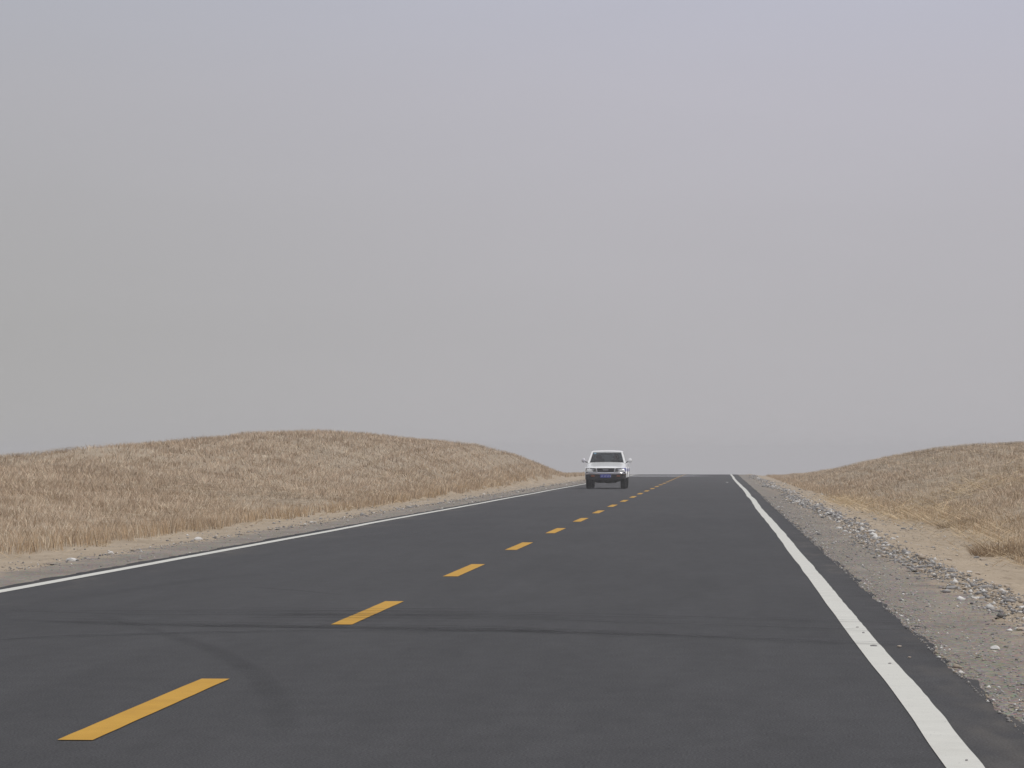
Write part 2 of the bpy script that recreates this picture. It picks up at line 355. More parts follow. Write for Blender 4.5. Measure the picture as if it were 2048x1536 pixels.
# broken rows of the straw grid: flattened pale bundles lying across the slope
def rows(side, n):
    y0 = 55*(215/55)**RNG.random(n)
    if side < 0: x0 = -RNG.uniform(10.2, 22, n)
    else: x0 = RNG.uniform(4.9, 12, n)
    a0 = x0/y0; zone = np.maximum(np.exp(-((a0+.128)/.025)**2-((y0-84)/11)**2), np.exp(-((a0-.068)/.02)**2-((y0-98)/14)**2))
    bare = np.maximum(sstep(.5, .62, vnoise(x0*.22+9, y0*.085, 86))*.7, zone) > RNG.random(n)*.9
    keep = bare & (x0/y0 > -.235) & (x0/y0 < .11); x0, y0 = x0[keep], y0[keep]; y0 = np.round(y0/1.15)*1.15; k = 26; n = len(x0)
    ln = RNG.uniform(.3, .95, n)
    x = (x0[:, None]+RNG.uniform(-1, 1, (n, k))*ln[:, None]).ravel(); y = (y0[:, None]+RNG.normal(0, .05, (n, k))).ravel(); m = len(x)
    L_ = RNG.uniform(.12, .35, m); sg = np.where(RNG.random(m) < .5, -1, 1); h = L_*RNG.uniform(.02, .12, m)
    z = ground(x, y)+RNG.uniform(.08, .17, m)
    return x, y, h, .012*np.clip(y/60, .8, 2), (sg*L_/h, RNG.normal(0, .2, m)*L_/h), np.where(np.repeat(RNG.random(n) < .35, k)[:, None], (.17, .13, .09), (.72, .61, .45))*RNG.uniform(.75, 1.12, (m, 1)), z
for sd_, nn, lb_ in ((-1, 3000, 'flattened pale straw rows showing between the stalks on the left dune'), (1, 2600, 'flattened pale straw rows showing between the stalks on the right dune')):
    q = rows(sd_, nn); blades('straw_rows', *q[:6], label=lb_, cat='straw', z=q[6])
# straw lying flat, long pale stalks
def fallen(n, side):
    if side > 0:
        y = np.concatenate([RNG.normal(82, 13, n//3), RNG.uniform(40, 75, n-n//3)])
        x = 3.75+np.abs(RNG.normal(0, .6, n))-.1-.35*sstep(70, 110, y)+.5*np.exp(-((y-62)/14)**2)-.55*(RNG.random(n) < .12)
    else:
        y = RNG.uniform(38, 190, n); x = -9.0-np.abs(RNG.normal(0, .22, n))-.0025*(y-40)
    L_ = RNG.uniform(.15, .6, n); an = RNG.normal(0, .5, n)+np.pi*(RNG.random(n) < .5); h = L_*RNG.uniform(.04, .5, n)
    return x, y, h, .012*np.clip(y/60, .8, 2)*RNG.uniform(.6, 1.3, n), (np.cos(an)*L_/h, np.sin(an)*L_/h), np.clip(np.array([.62, .49, .32])*RNG.uniform(.7, 1.2, (n, 1)), 0, .85)
blades('fallen_straw', *fallen(5200, 1), label='loose golden straw lying on the sand at the foot of the right dune', cat='straw')
n = 20000; y = near_ = 26*(120/26)**RNG.random(n); x = 2.65+RNG.random(n)**.7*2.3; L_ = RNG.uniform(.04, .28, n); an = RNG.normal(0, .6, n)+np.pi*(RNG.random(n) < .5); hh = L_*RNG.uniform(.02, .22, n)
blades('straw_litter', x, y, hh, .009*np.clip(y/50, .8, 2), (np.cos(an)*L_/hh, np.sin(an)*L_/hh), np.where(RNG.random((n, 1)) < .5, (.22, .17, .11), (.60, .49, .33))*RNG.uniform(.8, 1.1, (n, 1)), label='short straw litter blown over the sandy hollow right of the rubble', cat='straw')
blades('fallen_straw', *fallen(1100, -1), label='broken straw stalks lying along the edge of the left field', cat='straw')
def pile(cx, cy, rx, ry, n, label, zz=.1):
    x = cx+RNG.normal(0, rx, n); y = cy+RNG.normal(0, ry, n); L_ = RNG.uniform(.2, .75, n); an = RNG.normal(.25, .45, n)+np.pi*(RNG.random(n) < .35); h = L_*RNG.uniform(.03, .45, n)
    z = ground(x, y)+RNG.random(n)*zz; z0 = float(ground(cx, cy))
    blades('straw_pile', x, y, h, .013*np.clip(y/60, .8, 1.5)*RNG.uniform(.6, 1.2, n), (np.cos(an)*L_/h, np.sin(an)*L_/h*.5), np.clip(np.array([.74, .58, .36])*RNG.uniform(.55, 1.1, (n, 1)), 0, .85), label, 'straw', z=z, org=(cx, cy, z0))
pile(3.75, 98, .35, 6, 500, 'loose golden straw pile at the far end of the sandy strip beside the rubble line')
pile(4.55, 76, .45, 5, 420, 'flattened golden straw pile between the sandy hollow and the right dune')
pile(6.3, 81, .9, 3.5, 600, 'scattered long golden straw on the slope at the right border', .25)
def tuft(name, cx, cy, n, rx, ry, h0, label, tint, group=None):
    r = np.sqrt(RNG.random(n)); t = RNG.uniform(0, 2*np.pi, n); x = cx+np.cos(t)*r*rx; y = cy+np.sin(t)*r*ry
    s = .3+.7*r; lean = (np.cos(t)*s+RNG.normal(0, .6, n), np.sin(t)*s+RNG.normal(0, .3, n))
    h = h0*RNG.uniform(.35, 1, n)*(1.1-.5*r)
    z0 = float(ground(cx, cy)); tt = np.clip(np.array(tint)*RNG.uniform(.6, 1.5, (n, 1)), 0, .8)
    return blades(name, x, y, h, np.full(n, .007), lean, tt, label, 'shrub', z=ground(x, y)-.01, kind=None, org=(cx, cy, z0), group=group)
tuft('dry_shrub', 3.90, 46.5, 620, .42, .5, .33, 'dark brown dry shrub at the right border above the sandy hollow', (.32, .235, .15))
tuft('dry_shrub', 4.12, 44.6, 300, .30, .3, .24, 'low dry shrub crouching in front of the darker one at the right border', (.25, .185, .12))
tuft('dry_shrub', 4.35, 62.5, 300, .34, .3, .20, 'dark flat dry shrub at the upper edge of the sandy hollow', (.18, .13, .085))
tuft('dry_stalks', -7.62*1.0, 184, 14, .05, .05, .36, 'small upright dry stalks just left of the pickup truck', (.24, .17, .11))

# ---------------- gravel and stones ----------------
def pebbles(name, x, y, s, label, lift=0.):
    n = len(x); z = np.where((x > -7.9) & (x < 2.25), zroad(y)-.014, ground(x, y)); z = np.where((x > -6.8) & (x < 1.36), zroad(y)+.001, z)
    base = np.array([(1, 0, 0), (0, 1, 0), (-1, 0, 0), (0, -1, 0), (0, 0, 1), (0, 0, -1)], np.float32)
    v = base[None]*RNG.uniform(.6, 1.2, (n, 6, 1))+RNG.normal(0, .12, (n, 6, 3))
    th = RNG.uniform(0, 6.28, n); c, s_ = np.cos(th), np.sin(th)
    vx = v[..., 0]*c[:, None]-v[..., 1]*s_[:, None]*.7; vy = v[..., 0]*s_[:, None]+v[..., 1]*c[:, None]*.7
    v = np.stack([vx*s[:, None]+x[:, None], vy*s[:, None]+y[:, None], v[..., 2]*s[:, None]*.55+(z+s*.2)[:, None]], -1).astype(np.float32)
    f = np.array([(0, 1, 4), (1, 2, 4), (2, 3, 4), (3, 0, 4), (1, 0, 5), (2, 1, 5), (3, 2, 5), (0, 3, 5)])
    li = (np.arange(n)[:, None, None]*6+f).astype(np.int32).ravel()
    me = bpy.data.meshes.new('m'); me.vertices.add(n*6); me.vertices.foreach_set('co', v.ravel())
    me.loops.add(len(li)); me.loops.foreach_set('vertex_index', li); me.polygons.add(n*8); me.polygons.foreach_set('loop_start', np.arange(0, len(li), 3, dtype=np.int32)); me.update(calc_edges=True)
    u = RNG.random((n, 1)); col = np.where(u < .45, (.33, .32, .31), np.where(u < .65, (.20, .195, .19), np.where(u < .88, (.42, .36, .29), (.66, .65, .62))))*RNG.uniform(.8, 1.15, (n, 1))
    cc = np.ones((n, 6, 4), np.float32); cc[:, :, :3] = col[:, None]
    me.attributes.new('tint', 'FLOAT_COLOR', 'POINT').data.foreach_set('color', cc.ravel())
    tag(link(name, me, PEB), label, 'gravel', None, 'stuff')
def near(n, a, b): return a*(b/a)**RNG.random(n)
y1 = near(15000, 12, 110); x1 = np.where(RNG.random(15000) < .5, 1.33+np.abs(RNG.normal(0, .17, 15000)), RNG.uniform(1.36, 2.35, 15000)); x1 = x1+.3*(vnoise(y1*.8, y1*0, 91)-.5)*(x1 > 1.5)
s1 = RNG.gamma(2.0, .0033, 15000)*np.clip(y1/40, .9, 1.4)
pebbles('gravel', x1, y1, s1, 'fine grey gravel scattered over the right shoulder beside the asphalt')
n = 9000; y2 = near(n, 22, 250); x2 = 2.36+.12*np.sin(y2*.11)+RNG.normal(0, .14, n)+.25*(vnoise(y2*.3, y2*0, 92)-.5); s2 = RNG.gamma(2.2, .0085, n)*np.clip(y2/60, .8, 1.5)
pebbles('gravel', x2, y2, s2, 'band of coarse broken gravel between the right shoulder and the sand')
n = 1500; y3 = near(n, 40, 200); x3 = RNG.uniform(2.5, 4.3, n); s3 = RNG.gamma(2, .007, n)*np.clip(y3/60, .8, 1.8)
pebbles('gravel', x3, y3, s3, 'sparse small stones on the open sand right of the gravel band')
n = 5000; y4 = near(n, 36, 250); x4 = np.where(RNG.random(n) < .5, -7.85+RNG.normal(0, .14, n), RNG.uniform(-9.2, -6.8, n)); s4 = RNG.gamma(2, .006, n)*np.clip(y4/60, .8, 1.5)
pebbles('gravel', x4, y4, s4, 'grey gravel and chips along the left shoulder')

ST = [m_stone('pale_stone', (.55, .54, .52), (.72, .71, .68)), m_stone('grey_stone', (.22, .22, .22), (.36, .35, .34)), m_stone('tan_stone', (.36, .31, .25), (.5, .43, .35))]
def stone_mesh(seed, mat):
    rs = random.Random(seed); bm = bmesh.new(); bmesh.ops.create_icosphere(bm, subdivisions=2, radius=1)
    pl = [(Vector((rs.gauss(0, 1), rs.gauss(0, 1), rs.gauss(0, .7))).normalized(), rs.uniform(.55, .9)) for _ in range(9)]
    for v in bm.verts:
        for nrm, d in pl:
            k = v.co.dot(nrm)
            if k > d: v.co -= nrm*(k-d)*.9
        v.co.x *= 1.25; v.co.z = v.co.z*.6+.35
    me = bpy.data.meshes.new('stone'); bm.to_mesh(me); bm.free(); me.materials.append(mat); return me
SM = [stone_mesh(i, ST[i % 3]) for i in range(9)]
CLR = ['pale', 'grey', 'tan']
def gz(x, y):
    if -6.8 < x < 1.3: return float(zroad(y))
    if -7.8 < x < 2.2: return float(zroad(y))-.014
    return float(ground(x, y))
def stone(x, y, s, k, label, group=None, name='stone'):
    o = bpy.data.objects.new(name, SM[k]); COL.objects.link(o); o.location = (x, y, gz(x, y)-.1*s)
    o.scale = (s*random.uniform(.8, 1.3), s*random.uniform(.8, 1.2), s*random.uniform(.7, 1.1)); o.rotation_euler = (0, 0, random.uniform(0, 6.28))
    return tag(o, label, 'stone', group)
def zone_(y): return 'near' if y < 45 else 'middle' if y < 95 else 'far'
for i in range(170):
    y = 24*(230/24)**random.random(); x = 2.38+.12*math.sin(y*.11)+random.gauss(0, .16); s = random.uniform(.024, .06)*min(1.25, max(.8, y/60)); k = random.choice((0, 3, 6, 1, 4, 7, 1, 2, 5, 8))
    stone(x, y, s, k, '%s broken stone in the %s part of the rubble line right of the road' % (CLR[k % 3], zone_(y)), '%s stones in the %s rubble line right of the road' % (CLR[k % 3], zone_(y)))
for i in range(26):
    y = 40*(200/40)**random.random(); x = -7.85+random.gauss(0, .12); s = random.uniform(.02, .042)*min(1.5, max(.8, y/60)); k = random.randrange(9)
    stone(x, y, s, k, '%s stone lying on the seam of gravel and sand left of the road' % CLR[k % 3], '%s stones along the left shoulder' % CLR[k % 3])
for i in range(26):
    y = random.uniform(40, 110); x = random.uniform(2.8, 3.9); k = random.choice((1, 4, 7, 2)); 
    stone(x, y, random.uniform(.025, .05), k, '%s stone scattered on the bare sand at the foot of the right dune' % CLR[k % 3], '%s stones on the right sand' % CLR[k % 3])
def pstone(px, py, s, k, label, gzz=0, name='stone'):
    x, y = onroad(px, py); return stone(x, y, s, k, label, None, name)
pstone(1985, 1291, .040, 0, 'single white stone alone on the right gravel shoulder', name='white_stone')
pstone(133, 1121, .06, 3, 'lone round white stone on the sand near the left border', name='white_stone')
pstone(213, 1106, .05, 6, 'white stone right of the round one at the left shoulder seam', name='white_stone')
pstone(390, 1077, .055, 0, 'flat white stone on the left sand, third from the left border', name='white_stone')
pstone(1454, 965, .045, 3, 'small white scrap lying in the right lane near the crest', name='white_scrap')
for px, py, s, l in ((1744, 1291, .017, 'largest dark pebble on the white right edge line'), (1712, 1254, .010, 'small dark pebble on the right edge line above the largest one'),
                     (1724, 1265, .011, 'dark pebble between two others on the right edge line'), (1776, 1326, .010, 'dark pebble on the right edge line just below the largest one'),
                     (1927, 1518, .009, 'dark pebble low on the right edge line at the bottom border'), (1795, 1292, .014, 'grey chip on the asphalt just right of the white line'), (1815, 1314, .010, 'tiny pale chip on the asphalt right of the white line')):
    pstone(px, py, s, 1 if 'dark' in l else 2, l, name='pebble').location.z += .004

# ---------------- pickup truck ----------------
def paint(name, base, rough=.35, spec=.5, metal=0, coat=0, dirt=0.):
    M = Mat(name, rough, spec, metal, base); M.b.inputs['Coat Weight'].default_value = coat; M.b.inputs['Coat Roughness'].default_value = .12
    tcn = M.n('ShaderNodeTexCoord'); nz = M.noise(4, 4, .7, src=tcn.outputs['Object'])
    c = M.mix(M.math('MULTIPLY', M.rng(nz, .4, .8), dirt), base, (.33, .28, .22)); M.color(c); return M.m
P_WHITE = paint('white_car_paint', (.83, .85, .85), .3, .5, 0, .6, .08)
P_BLUE = paint('blue_stripe_paint', (.06, .09, .42), .4, dirt=.08)
P_CHROME = paint('chrome', (.50, .50, .53), .30, .5, 1)
P_BLACK = paint('black_plastic', (.022, .022, .025), .6, .3, dirt=.05)
P_RUB = paint('tyre_rubber', (.022, .022, .024), .85, .2, dirt=.08)
P_RIM = paint('wheel_alloy', (.5, .5, .52), .35, .5, .8)
P_LAMP = paint('lamp_glass', (.12, .125, .13), .2, .6, .1)
P_AMB = paint('amber_lens', (.35, .10, .03), .3)
P_PLATE = paint('plate_blue', (.05, .07, .36), .4)
P_CHAR = paint('plate_white', (.7, .7, .72), .5)
P_MIR = paint('silver_mirror_shell', (.60, .60, .64), .3, .5, .3, .5)
P_SEAT = paint('seat_cloth', (.06, .06, .065), .95, .1)
P_STK = paint('sticker', (.25, .45, .60), .5)
def glassmat():
    M = Mat('tinted_glass'); tr = M.n('ShaderNodeBsdfTransparent'); tr.inputs[0].default_value = (.22, .25, .26, 1)
    gl = M.n('ShaderNodeBsdfGlossy'); gl.inputs['Roughness'].default_value = .03; pass
    mx = M.n('ShaderNodeMixShader'); mx.inputs[0].default_value = .075; M.l(tr.outputs[0], mx.inputs[1]); M.l(gl.outputs[0], mx.inputs[2])
    M.l(mx.outputs[0], M.t.nodes['Material Output'].inputs[0]); return M.m
P_GLASS = glassmat()
def loft(secs, caps=True, closed=True):
    n = len(secs[0]); vs = [p for s in secs for p in s]; fs = []
    for i in range(len(secs)-1):
        for j in range(n if closed else n-1):
            a, b = i*n+j, i*n+(j+1) % n; fs.append((a, b, b+n, a+n))
    if caps and closed: fs.append(tuple(range(n))[::-1]); fs.append(tuple(range((len(secs)-1)*n, len(secs)*n)))
    return vs, fs
def fixn(me):
    bm = bmesh.new(); bm.from_mesh(me); bmesh.ops.recalc_face_normals(bm, faces=bm.faces); bm.to_mesh(me); bm.free(); return me
def part(name, vs, fs, mat, parent, bevel=0, smooth=True):
    me = fixn(mesh(vs, fs))
    if bevel:
        bm = bmesh.new(); bm.from_mesh(me); bmesh.ops.bevel(bm, geom=list(bm.edges), offset=bevel, segments=2, affect='EDGES', clamp_overlap=True); bm.to_mesh(me); bm.free()
    me.polygons.foreach_set('use_smooth', [smooth]*len(me.polygons))
    if smooth:
        try: me.set_sharp_from_angle(angle=R(35))
        except Exception: pass
    return link(name, me, mat, parent)
def boxv(x0, x1, y0, y1, z0, z1):
    return [(x0, y0, z0), (x1, y0, z0), (x1, y1, z0), (x0, y1, z0), (x0, y0, z1), (x1, y0, z1), (x1, y1, z1), (x0, y1, z1)], [(0, 3, 2, 1), (4, 5, 6, 7), (0, 1, 5, 4), (1, 2, 6, 5), (2, 3, 7, 6), (3, 0, 4, 7)]
def join(*vf):
    V, Fc = [], []
    for v, f in vf:
        o = len(V); V += list(v); Fc += [tuple(i+o for i in q) for q in f]
    return V, Fc
def cylx(x0, x1, y, z, r, n=28):
    """cylinder along x"""
    s = [[(x, y+math.cos(t)*r, z+math.sin(t)*r) for t in np.linspace(0, 2*math.pi, n, endpoint=False)] for x in (x0, x1)]
    return loft(s)
def tube(pts, r, n=8):
    """tube through points"""
    P = [Vector(p) for p in pts]; secs = []
    for i, p in enumerate(P):
        d = (P[min(i+1, len(P)-1)]-P[max(i-1, 0)]).normalized(); u = d.cross(Vector((0, 0, 1)) if abs(d.z) < .9 else Vector((1, 0, 0))).normalized(); w_ = d.cross(u)
        secs.append([tuple(p+u*math.cos(t)*r+w_*math.sin(t)*r) for t in np.linspace(0, 2*math.pi, n, endpoint=False)])
    return loft(secs)
def ring(y, w_, zb, zt, crown=.02, sh=.10):
    """body section at y: rounded shoulders, slightly bellied flanks"""
    h = [(0, zb), (w_*.86, zb), (w_*.96, zb+.05), (w_, zb+(zt-zb)*.45), (w_*.985, zt-sh), (w_*.955, zt-sh*.35), (w_-.10, zt-.005), (w_*.5, zt+crown*.8), (0, zt+crown)]
    return [(x, y, z) for x, z in h]+[(-x, y, z) for x, z in h[-2:0:-1]]
TY = 136.0                        # distance of the front axle
car = empty('pickup_truck', (-4.655, TY, 0)); tag(car, 'white pickup truck with blue stripe and blue plate driving towards us in the left lane', 'pickup truck')
# local frame: front bumper at y = -0.75, front axle at 0, rear axle at 3.0
secs = [ring(-.66, .745, .56, .80, .02, .06), ring(-.60, .80, .52, .86, .02, .06), ring(-.40, .825, .46, .895, .025, .08), ring(.0, .84, .42, .945, .03, .1), ring(.45, .842, .42, 1.0, .035, .1),
        ring(.72, .842, .42, 1.065, .03, .1), ring(1.5, .845, .42, 1.07, 0, .08), ring(2.42, .845, .42, 1.06, 0, .08)]
b = part('body', *loft(secs), P_WHITE, car)
def cut(o, cutters):
    tmp = []
    for vf in cutters:
        c = link('cut', fixn(mesh(*vf))); tmp.append(c); md = o.modifiers.new('b', 'BOOLEAN'); md.operation = 'DIFFERENCE'; md.object = c; md.solver = 'EXACT'
    bpy.context.view_layer.update(); dg = bpy.context.evaluated_depsgraph_get()
    me = bpy.data.meshes.new_from_object(o.evaluated_get(dg)); o.modifiers.clear(); o.data = me
    for c in tmp: bpy.data.objects.remove(c)
    try: me.set_sharp_from_angle(angle=R(35))
    except Exception: pass
cut(b, [cylx(.52, 1.2, 0, .40, .43), cylx(-1.2, -.52, 0, .40, .43), boxv(-.70, .70, .80, 2.34, .50, 1.3)])
bed = part('cargo_bed', *join(loft([ring(2.45, .845, .46, 1.03, 0, .05), ring(4.15, .84, .46, 1.02, 0, .05)])), P_WHITE, car)
cut(bed, [cylx(.50, 1.2, 3.0, .40, .43), cylx(-1.2, -.50, 3.0, .40, .43), boxv(-.76, .76, 2.52, 4.08, .62, 1.4)])
# cabin frame: pillars and rails round real openings
BZ, RZ = 1.055, 1.53
Q = dict(fl=(-.79, .66, BZ), fr=(.79, .66, BZ), tl=(-.635, 1.14, RZ), tr=(.635, 1.14, RZ), rl=(-.78, 2.40, BZ), rr=(.78, 2.40, BZ), ul=(-.64, 2.28, RZ), ur=(.64, 2.28, RZ))
def frame(quad, ins, name, wins):
    """quad corners (bl, br, tr, tl); ins = (left, right, bottom, top) as fractions; splits = openings along the width"""
    bl, br, tr, tl = [Vector(p) for p in quad]
    def P(u, v): return (bl.lerp(br, u)).lerp(tl.lerp(tr, u), v)
    nrm = (br-bl).cross(tl-bl).normalized(); out_ = []
    us = [0]; 
    for a_, b_ in wins: us += [a_, b_]
    us.append(1); vb, vt = ins
    bars = [[P(us[i], 0), P(us[i+1], 0), P(us[i+1], 1), P(us[i], 1)] for i in range(0, len(us), 2)]
    bars += [[P(a_, 0), P(b_, 0), P(b_, vb), P(a_, vb)] for a_, b_ in wins]+[[P(a_, vt), P(b_, vt), P(b_, 1), P(a_, 1)] for a_, b_ in wins]
    for q in bars:
        vv = [tuple(p) for p in q]+[tuple(p-nrm*.045) for p in q]; out_.append((vv, [(0, 1, 2, 3), (7, 6, 5, 4), (0, 4, 5, 1), (1, 5, 6, 2), (2, 6, 7, 3), (3, 7, 4, 0)]))
    gl = [([tuple(P(a_-.004, vb-.01)-nrm*.02), tuple(P(b_+.004, vb-.01)-nrm*.02), tuple(P(b_+.004, vt+.01)-nrm*.02), tuple(P(a_-.004, vt+.01)-nrm*.02)], [(0, 1, 2, 3)]) for a_, b_ in wins]
    return out_, gl
fF, gF = frame([Q['fl'], Q['fr'], Q['tr'], Q['tl']], (.03, .93), 'w', [(.052, .948)])
fR, gR = frame([Q['rr'], Q['rl'], Q['ul'], Q['ur']], (.12, .9), 'w', [(.1, .9)])
fS, gS = frame([Q['fr'], Q['rr'], Q['ur'], Q['tr']], (.06, .90), 'w', [(.09, .50), (.55, .93)])
fT, gT = frame([Q['rl'], Q['fl'], Q['tl'], Q['ul']], (.06, .90), 'w', [(.07, .45), (.50, .91)])
part('cabin_frame', *join(*fF, *fR, *fS, *fT), P_WHITE, car, smooth=False)
ws = part('windshield', *join(*gF), P_GLASS, car, smooth=False)
part('rear_window', *join(*gR), P_GLASS, car, smooth=False)
for gg in gS+gT: part('side_window', *gg, P_GLASS, car, smooth=False)
def roofring(y, w_, z): return [(x, y, zz) for x, zz in ((-w_, z-.02), (-w_*.97, z+.015), (-w_*.8, z+.035), (-w_*.4, z+.048), (0, z+.052), (w_*.4, z+.048), (w_*.8, z+.035), (w_*.97, z+.015), (w_, z-.02))]
part('roof', *loft([roofring(1.115, .63, RZ-.05), roofring(1.16, .645, RZ-.012), roofring(1.35, .655, RZ), roofring(2.1, .655, RZ), roofring(2.31, .64, RZ-.03)]), P_WHITE, car)
# wipers, sticker
for wx in (-.45, .15): part('wiper', *tube([(wx, .70, 1.075), (wx+.28, .735, 1.105), (wx+.52, .76, 1.12)], .008, 6), P_BLACK, car)
part('sticker', *boxv(-.545, -.445, 1.035, 1.04, 1.42, 1.475), P_STK, ws)
# grille, lamps
def trap(x0t, x1t, x0b, x1b, zt, zb, y0, y1): return [(x0b, y0, zb), (x1b, y0, zb), (x1b, y1, zb), (x0b, y1, zb), (x0t, y0, zt), (x1t, y0, zt), (x1t, y1, zt), (x0t, y1, zt)], boxv(0, 1, 0, 1, 0, 1)[1]
gr = part('grille', *trap(-.375, .375, -.335, .335, .845, .665, -.685, -.55), P_BLACK, car, .012)
part('grille_surround', *join(tube([(-.375, -.695, .845), (-.325, -.70, .672), (.325, -.70, .672), (.375, -.695, .845)], .011, 8)), P_CHROME, gr)
for zz in (.71, .745, .80): part('grille_slat', *boxv(-.335, .335, -.694, -.686, zz-.005, zz+.005), paint('dark_slat', (.06, .06, .065), .4), gr)
part('emblem', *trap(-.12, .12, -.115, .115, .79, .755, -.705, -.687), P_CHROME, gr, .008)
for s in (-1, 1):
    hl = part('headlight', *loft([[(s*.385, -.672, .70), (s*.40, -.675, .845), (s*.66, -.645, .85), (s*.665, -.645, .69)], [(s*.385, -.55, .70), (s*.40, -.55, .845), (s*.66, -.50, .85), (s*.665, -.50, .69)]]), P_LAMP, car, .01)
    me = bmesh.new(); bmesh.ops.create_uvsphere(me, u_segments=14, v_segments=8, radius=.05); m2 = bpy.data.meshes.new('b'); me.to_mesh(m2); me.free()
    o = link('reflector', m2, P_CHROME, hl); o.location = (s*.52, -.645, .775); o.scale = (1.5, .45, 1.05)
    cn = part('corner_lamp', *loft([[(s*.675, -.647, .70), (s*.675, -.647, .845), (s*.80, -.60, .84), (s*.80, -.60, .70)], [(s*.675, -.50, .70), (s*.675, -.50, .845), (s*.835, -.36, .84), (s*.835, -.36, .70)]]), P_LAMP if s < 0 else P_BLUE, car, .008)
    if s > 0: cn['label'] = 'corner lamp with the blue stripe running over it'
    # blue stripe along the flank
    part('side_stripe', *join(boxv(s*.8475-.003, s*.8475+.003, .49, 2.42, .70, .82), boxv(s*.8475-.003, s*.8475+.003, 3.49, 4.1, .70, .82)), P_BLUE, car)
    # mirrors
    part('mirror_arm', *tube([(s*.79, .74, 1.07), (s*.86, .70, 1.10), (s*.93, .68, 1.12)], .02, 8), P_BLACK, car)
    sec = []
    for t, rr_ in ((-1, .35), (-.8, .75), (-.4, .97), (0, 1), (.5, .95), (1, .8)):
        sec.append([(s*.955+s*math.cos(a)*.085*rr_, .68+t*.055, 1.155+math.sin(a)*.09*rr_+s*0*t) for a in np.linspace(0, 2*math.pi, 16, endpoint=False)])
    mi = part('wing_mirror', *loft(sec), P_MIR if s < 0 else P_WHITE, car)
    part('mirror_glass', *cylx(-.07, .07, 0, 0, .001, 3), P_CHROME, mi).location = (0, 0, -5) if False else (s*.955, .737, 1.155)
    # door handles
    for yy in (1.45, 2.25): part('door_handle', *boxv(s*.845-.012, s*.845+.018, yy, yy+.12, .955, .985), P_CHROME, car, .005)
part('bumper_filler', *loft([[(x, -.71+.06*abs(x)**2, .655), (x, -.71+.06*abs(x)**2, .692), (x, -.55, .692), (x, -.55, .655)] for x in np.linspace(-.80, .80, 11)]), P_BLACK, car)
# chrome bumper
bs = []
for t in np.linspace(-1, 1, 15):
    x = t*.835; yb = -.775+.06*abs(t)**2+.16*max(0, abs(t)-.82)/.18; 
    bs.append([(x, yb, .575), (x, yb-.018, .60), (x, yb-.018, .645), (x, yb, .668), (x, yb+.10, .668), (x, yb+.10, .575)])
part('bumper', *loft(bs), P_CHROME, car)
bs = []
for t in np.linspace(-1, 1, 13):
    x = t*.83; yb = -.735+.06*abs(t)**2+.16*max(0, abs(t)-.82)/.18
    bs.append([(x, yb, .34+.04*abs(t)), (x, yb-.03, .40), (x, yb-.02, .55), (x, yb, .574), (x, yb+.12, .574), (x, yb+.12, .34+.04*abs(t))])
lb = part('lower_bumper', *loft(bs), P_BLACK, car)
for s in (-1, 1): part('turn_signal', *boxv(s*.52-.075, s*.52+.075, -.775, -.70, .50, .545), P_AMB, lb, .008)
pl = part('number_plate', *boxv(-.22, .22, -.80, -.79, .455, .59), P_PLATE, car)
ch = []
for i in range(7):
    x = -.185+i*.058+(.02 if i > 1 else 0); 
    ch += [boxv(x, x+.007, -.804, -.8, .485, .56), boxv(x, x+.034, -.804, -.8, .553, .56)] if i % 2 else [boxv(x, x+.034, -.804, -.8, .485, .492), boxv(x+.027, x+.034, -.8045, -.8, .485, .56), boxv(x, x+.034, -.804, -.8, .52, .527)]
part('plate_characters', *join(*ch), P_CHAR, pl, smooth=False)
# running gear
part('skid_plate', *loft([[(x, -.60, .36), (x, -.25, .24), (x, .1, .24), (x, .1, .40), (x, -.60, .42)] for x in (-.42, .42)]), P_BLACK, car)
part('front_axle', *join(tube([(-.62, 0, .36), (-.3, 0, .30), (.3, 0, .30), (.62, 0, .36)], .045, 10), tube([(-.55, .3, .42), (-.45, -.3, .30), (-.2, -.3, .28)], .03, 8), tube([(.55, .3, .42), (.45, -.3, .30), (.2, -.3, .28)], .03, 8)), P_BLACK, car)
part('rear_axle', *join(tube([(-.62, 3, .36), (.62, 3, .36)], .05, 10), loft([[(x, 3+math.cos(t)*r, .34+math.sin(t)*r) for t in np.linspace(0, 6.28, 12, endpoint=False)] for x, r in ((-.2, .05), (-.12, .14), (.08, .14), (.18, .05))])), P_BLACK, car)
part('chassis', *join(boxv(-.48, -.40, -.5, 4.0, .40, .50), boxv(.40, .48, -.5, 4.0, .40, .50), boxv(-.46, .46, -.3, 4.0, .46, .52), boxv(-.80, .80, .6, 2.3, .425, .44)), P_BLACK, car)
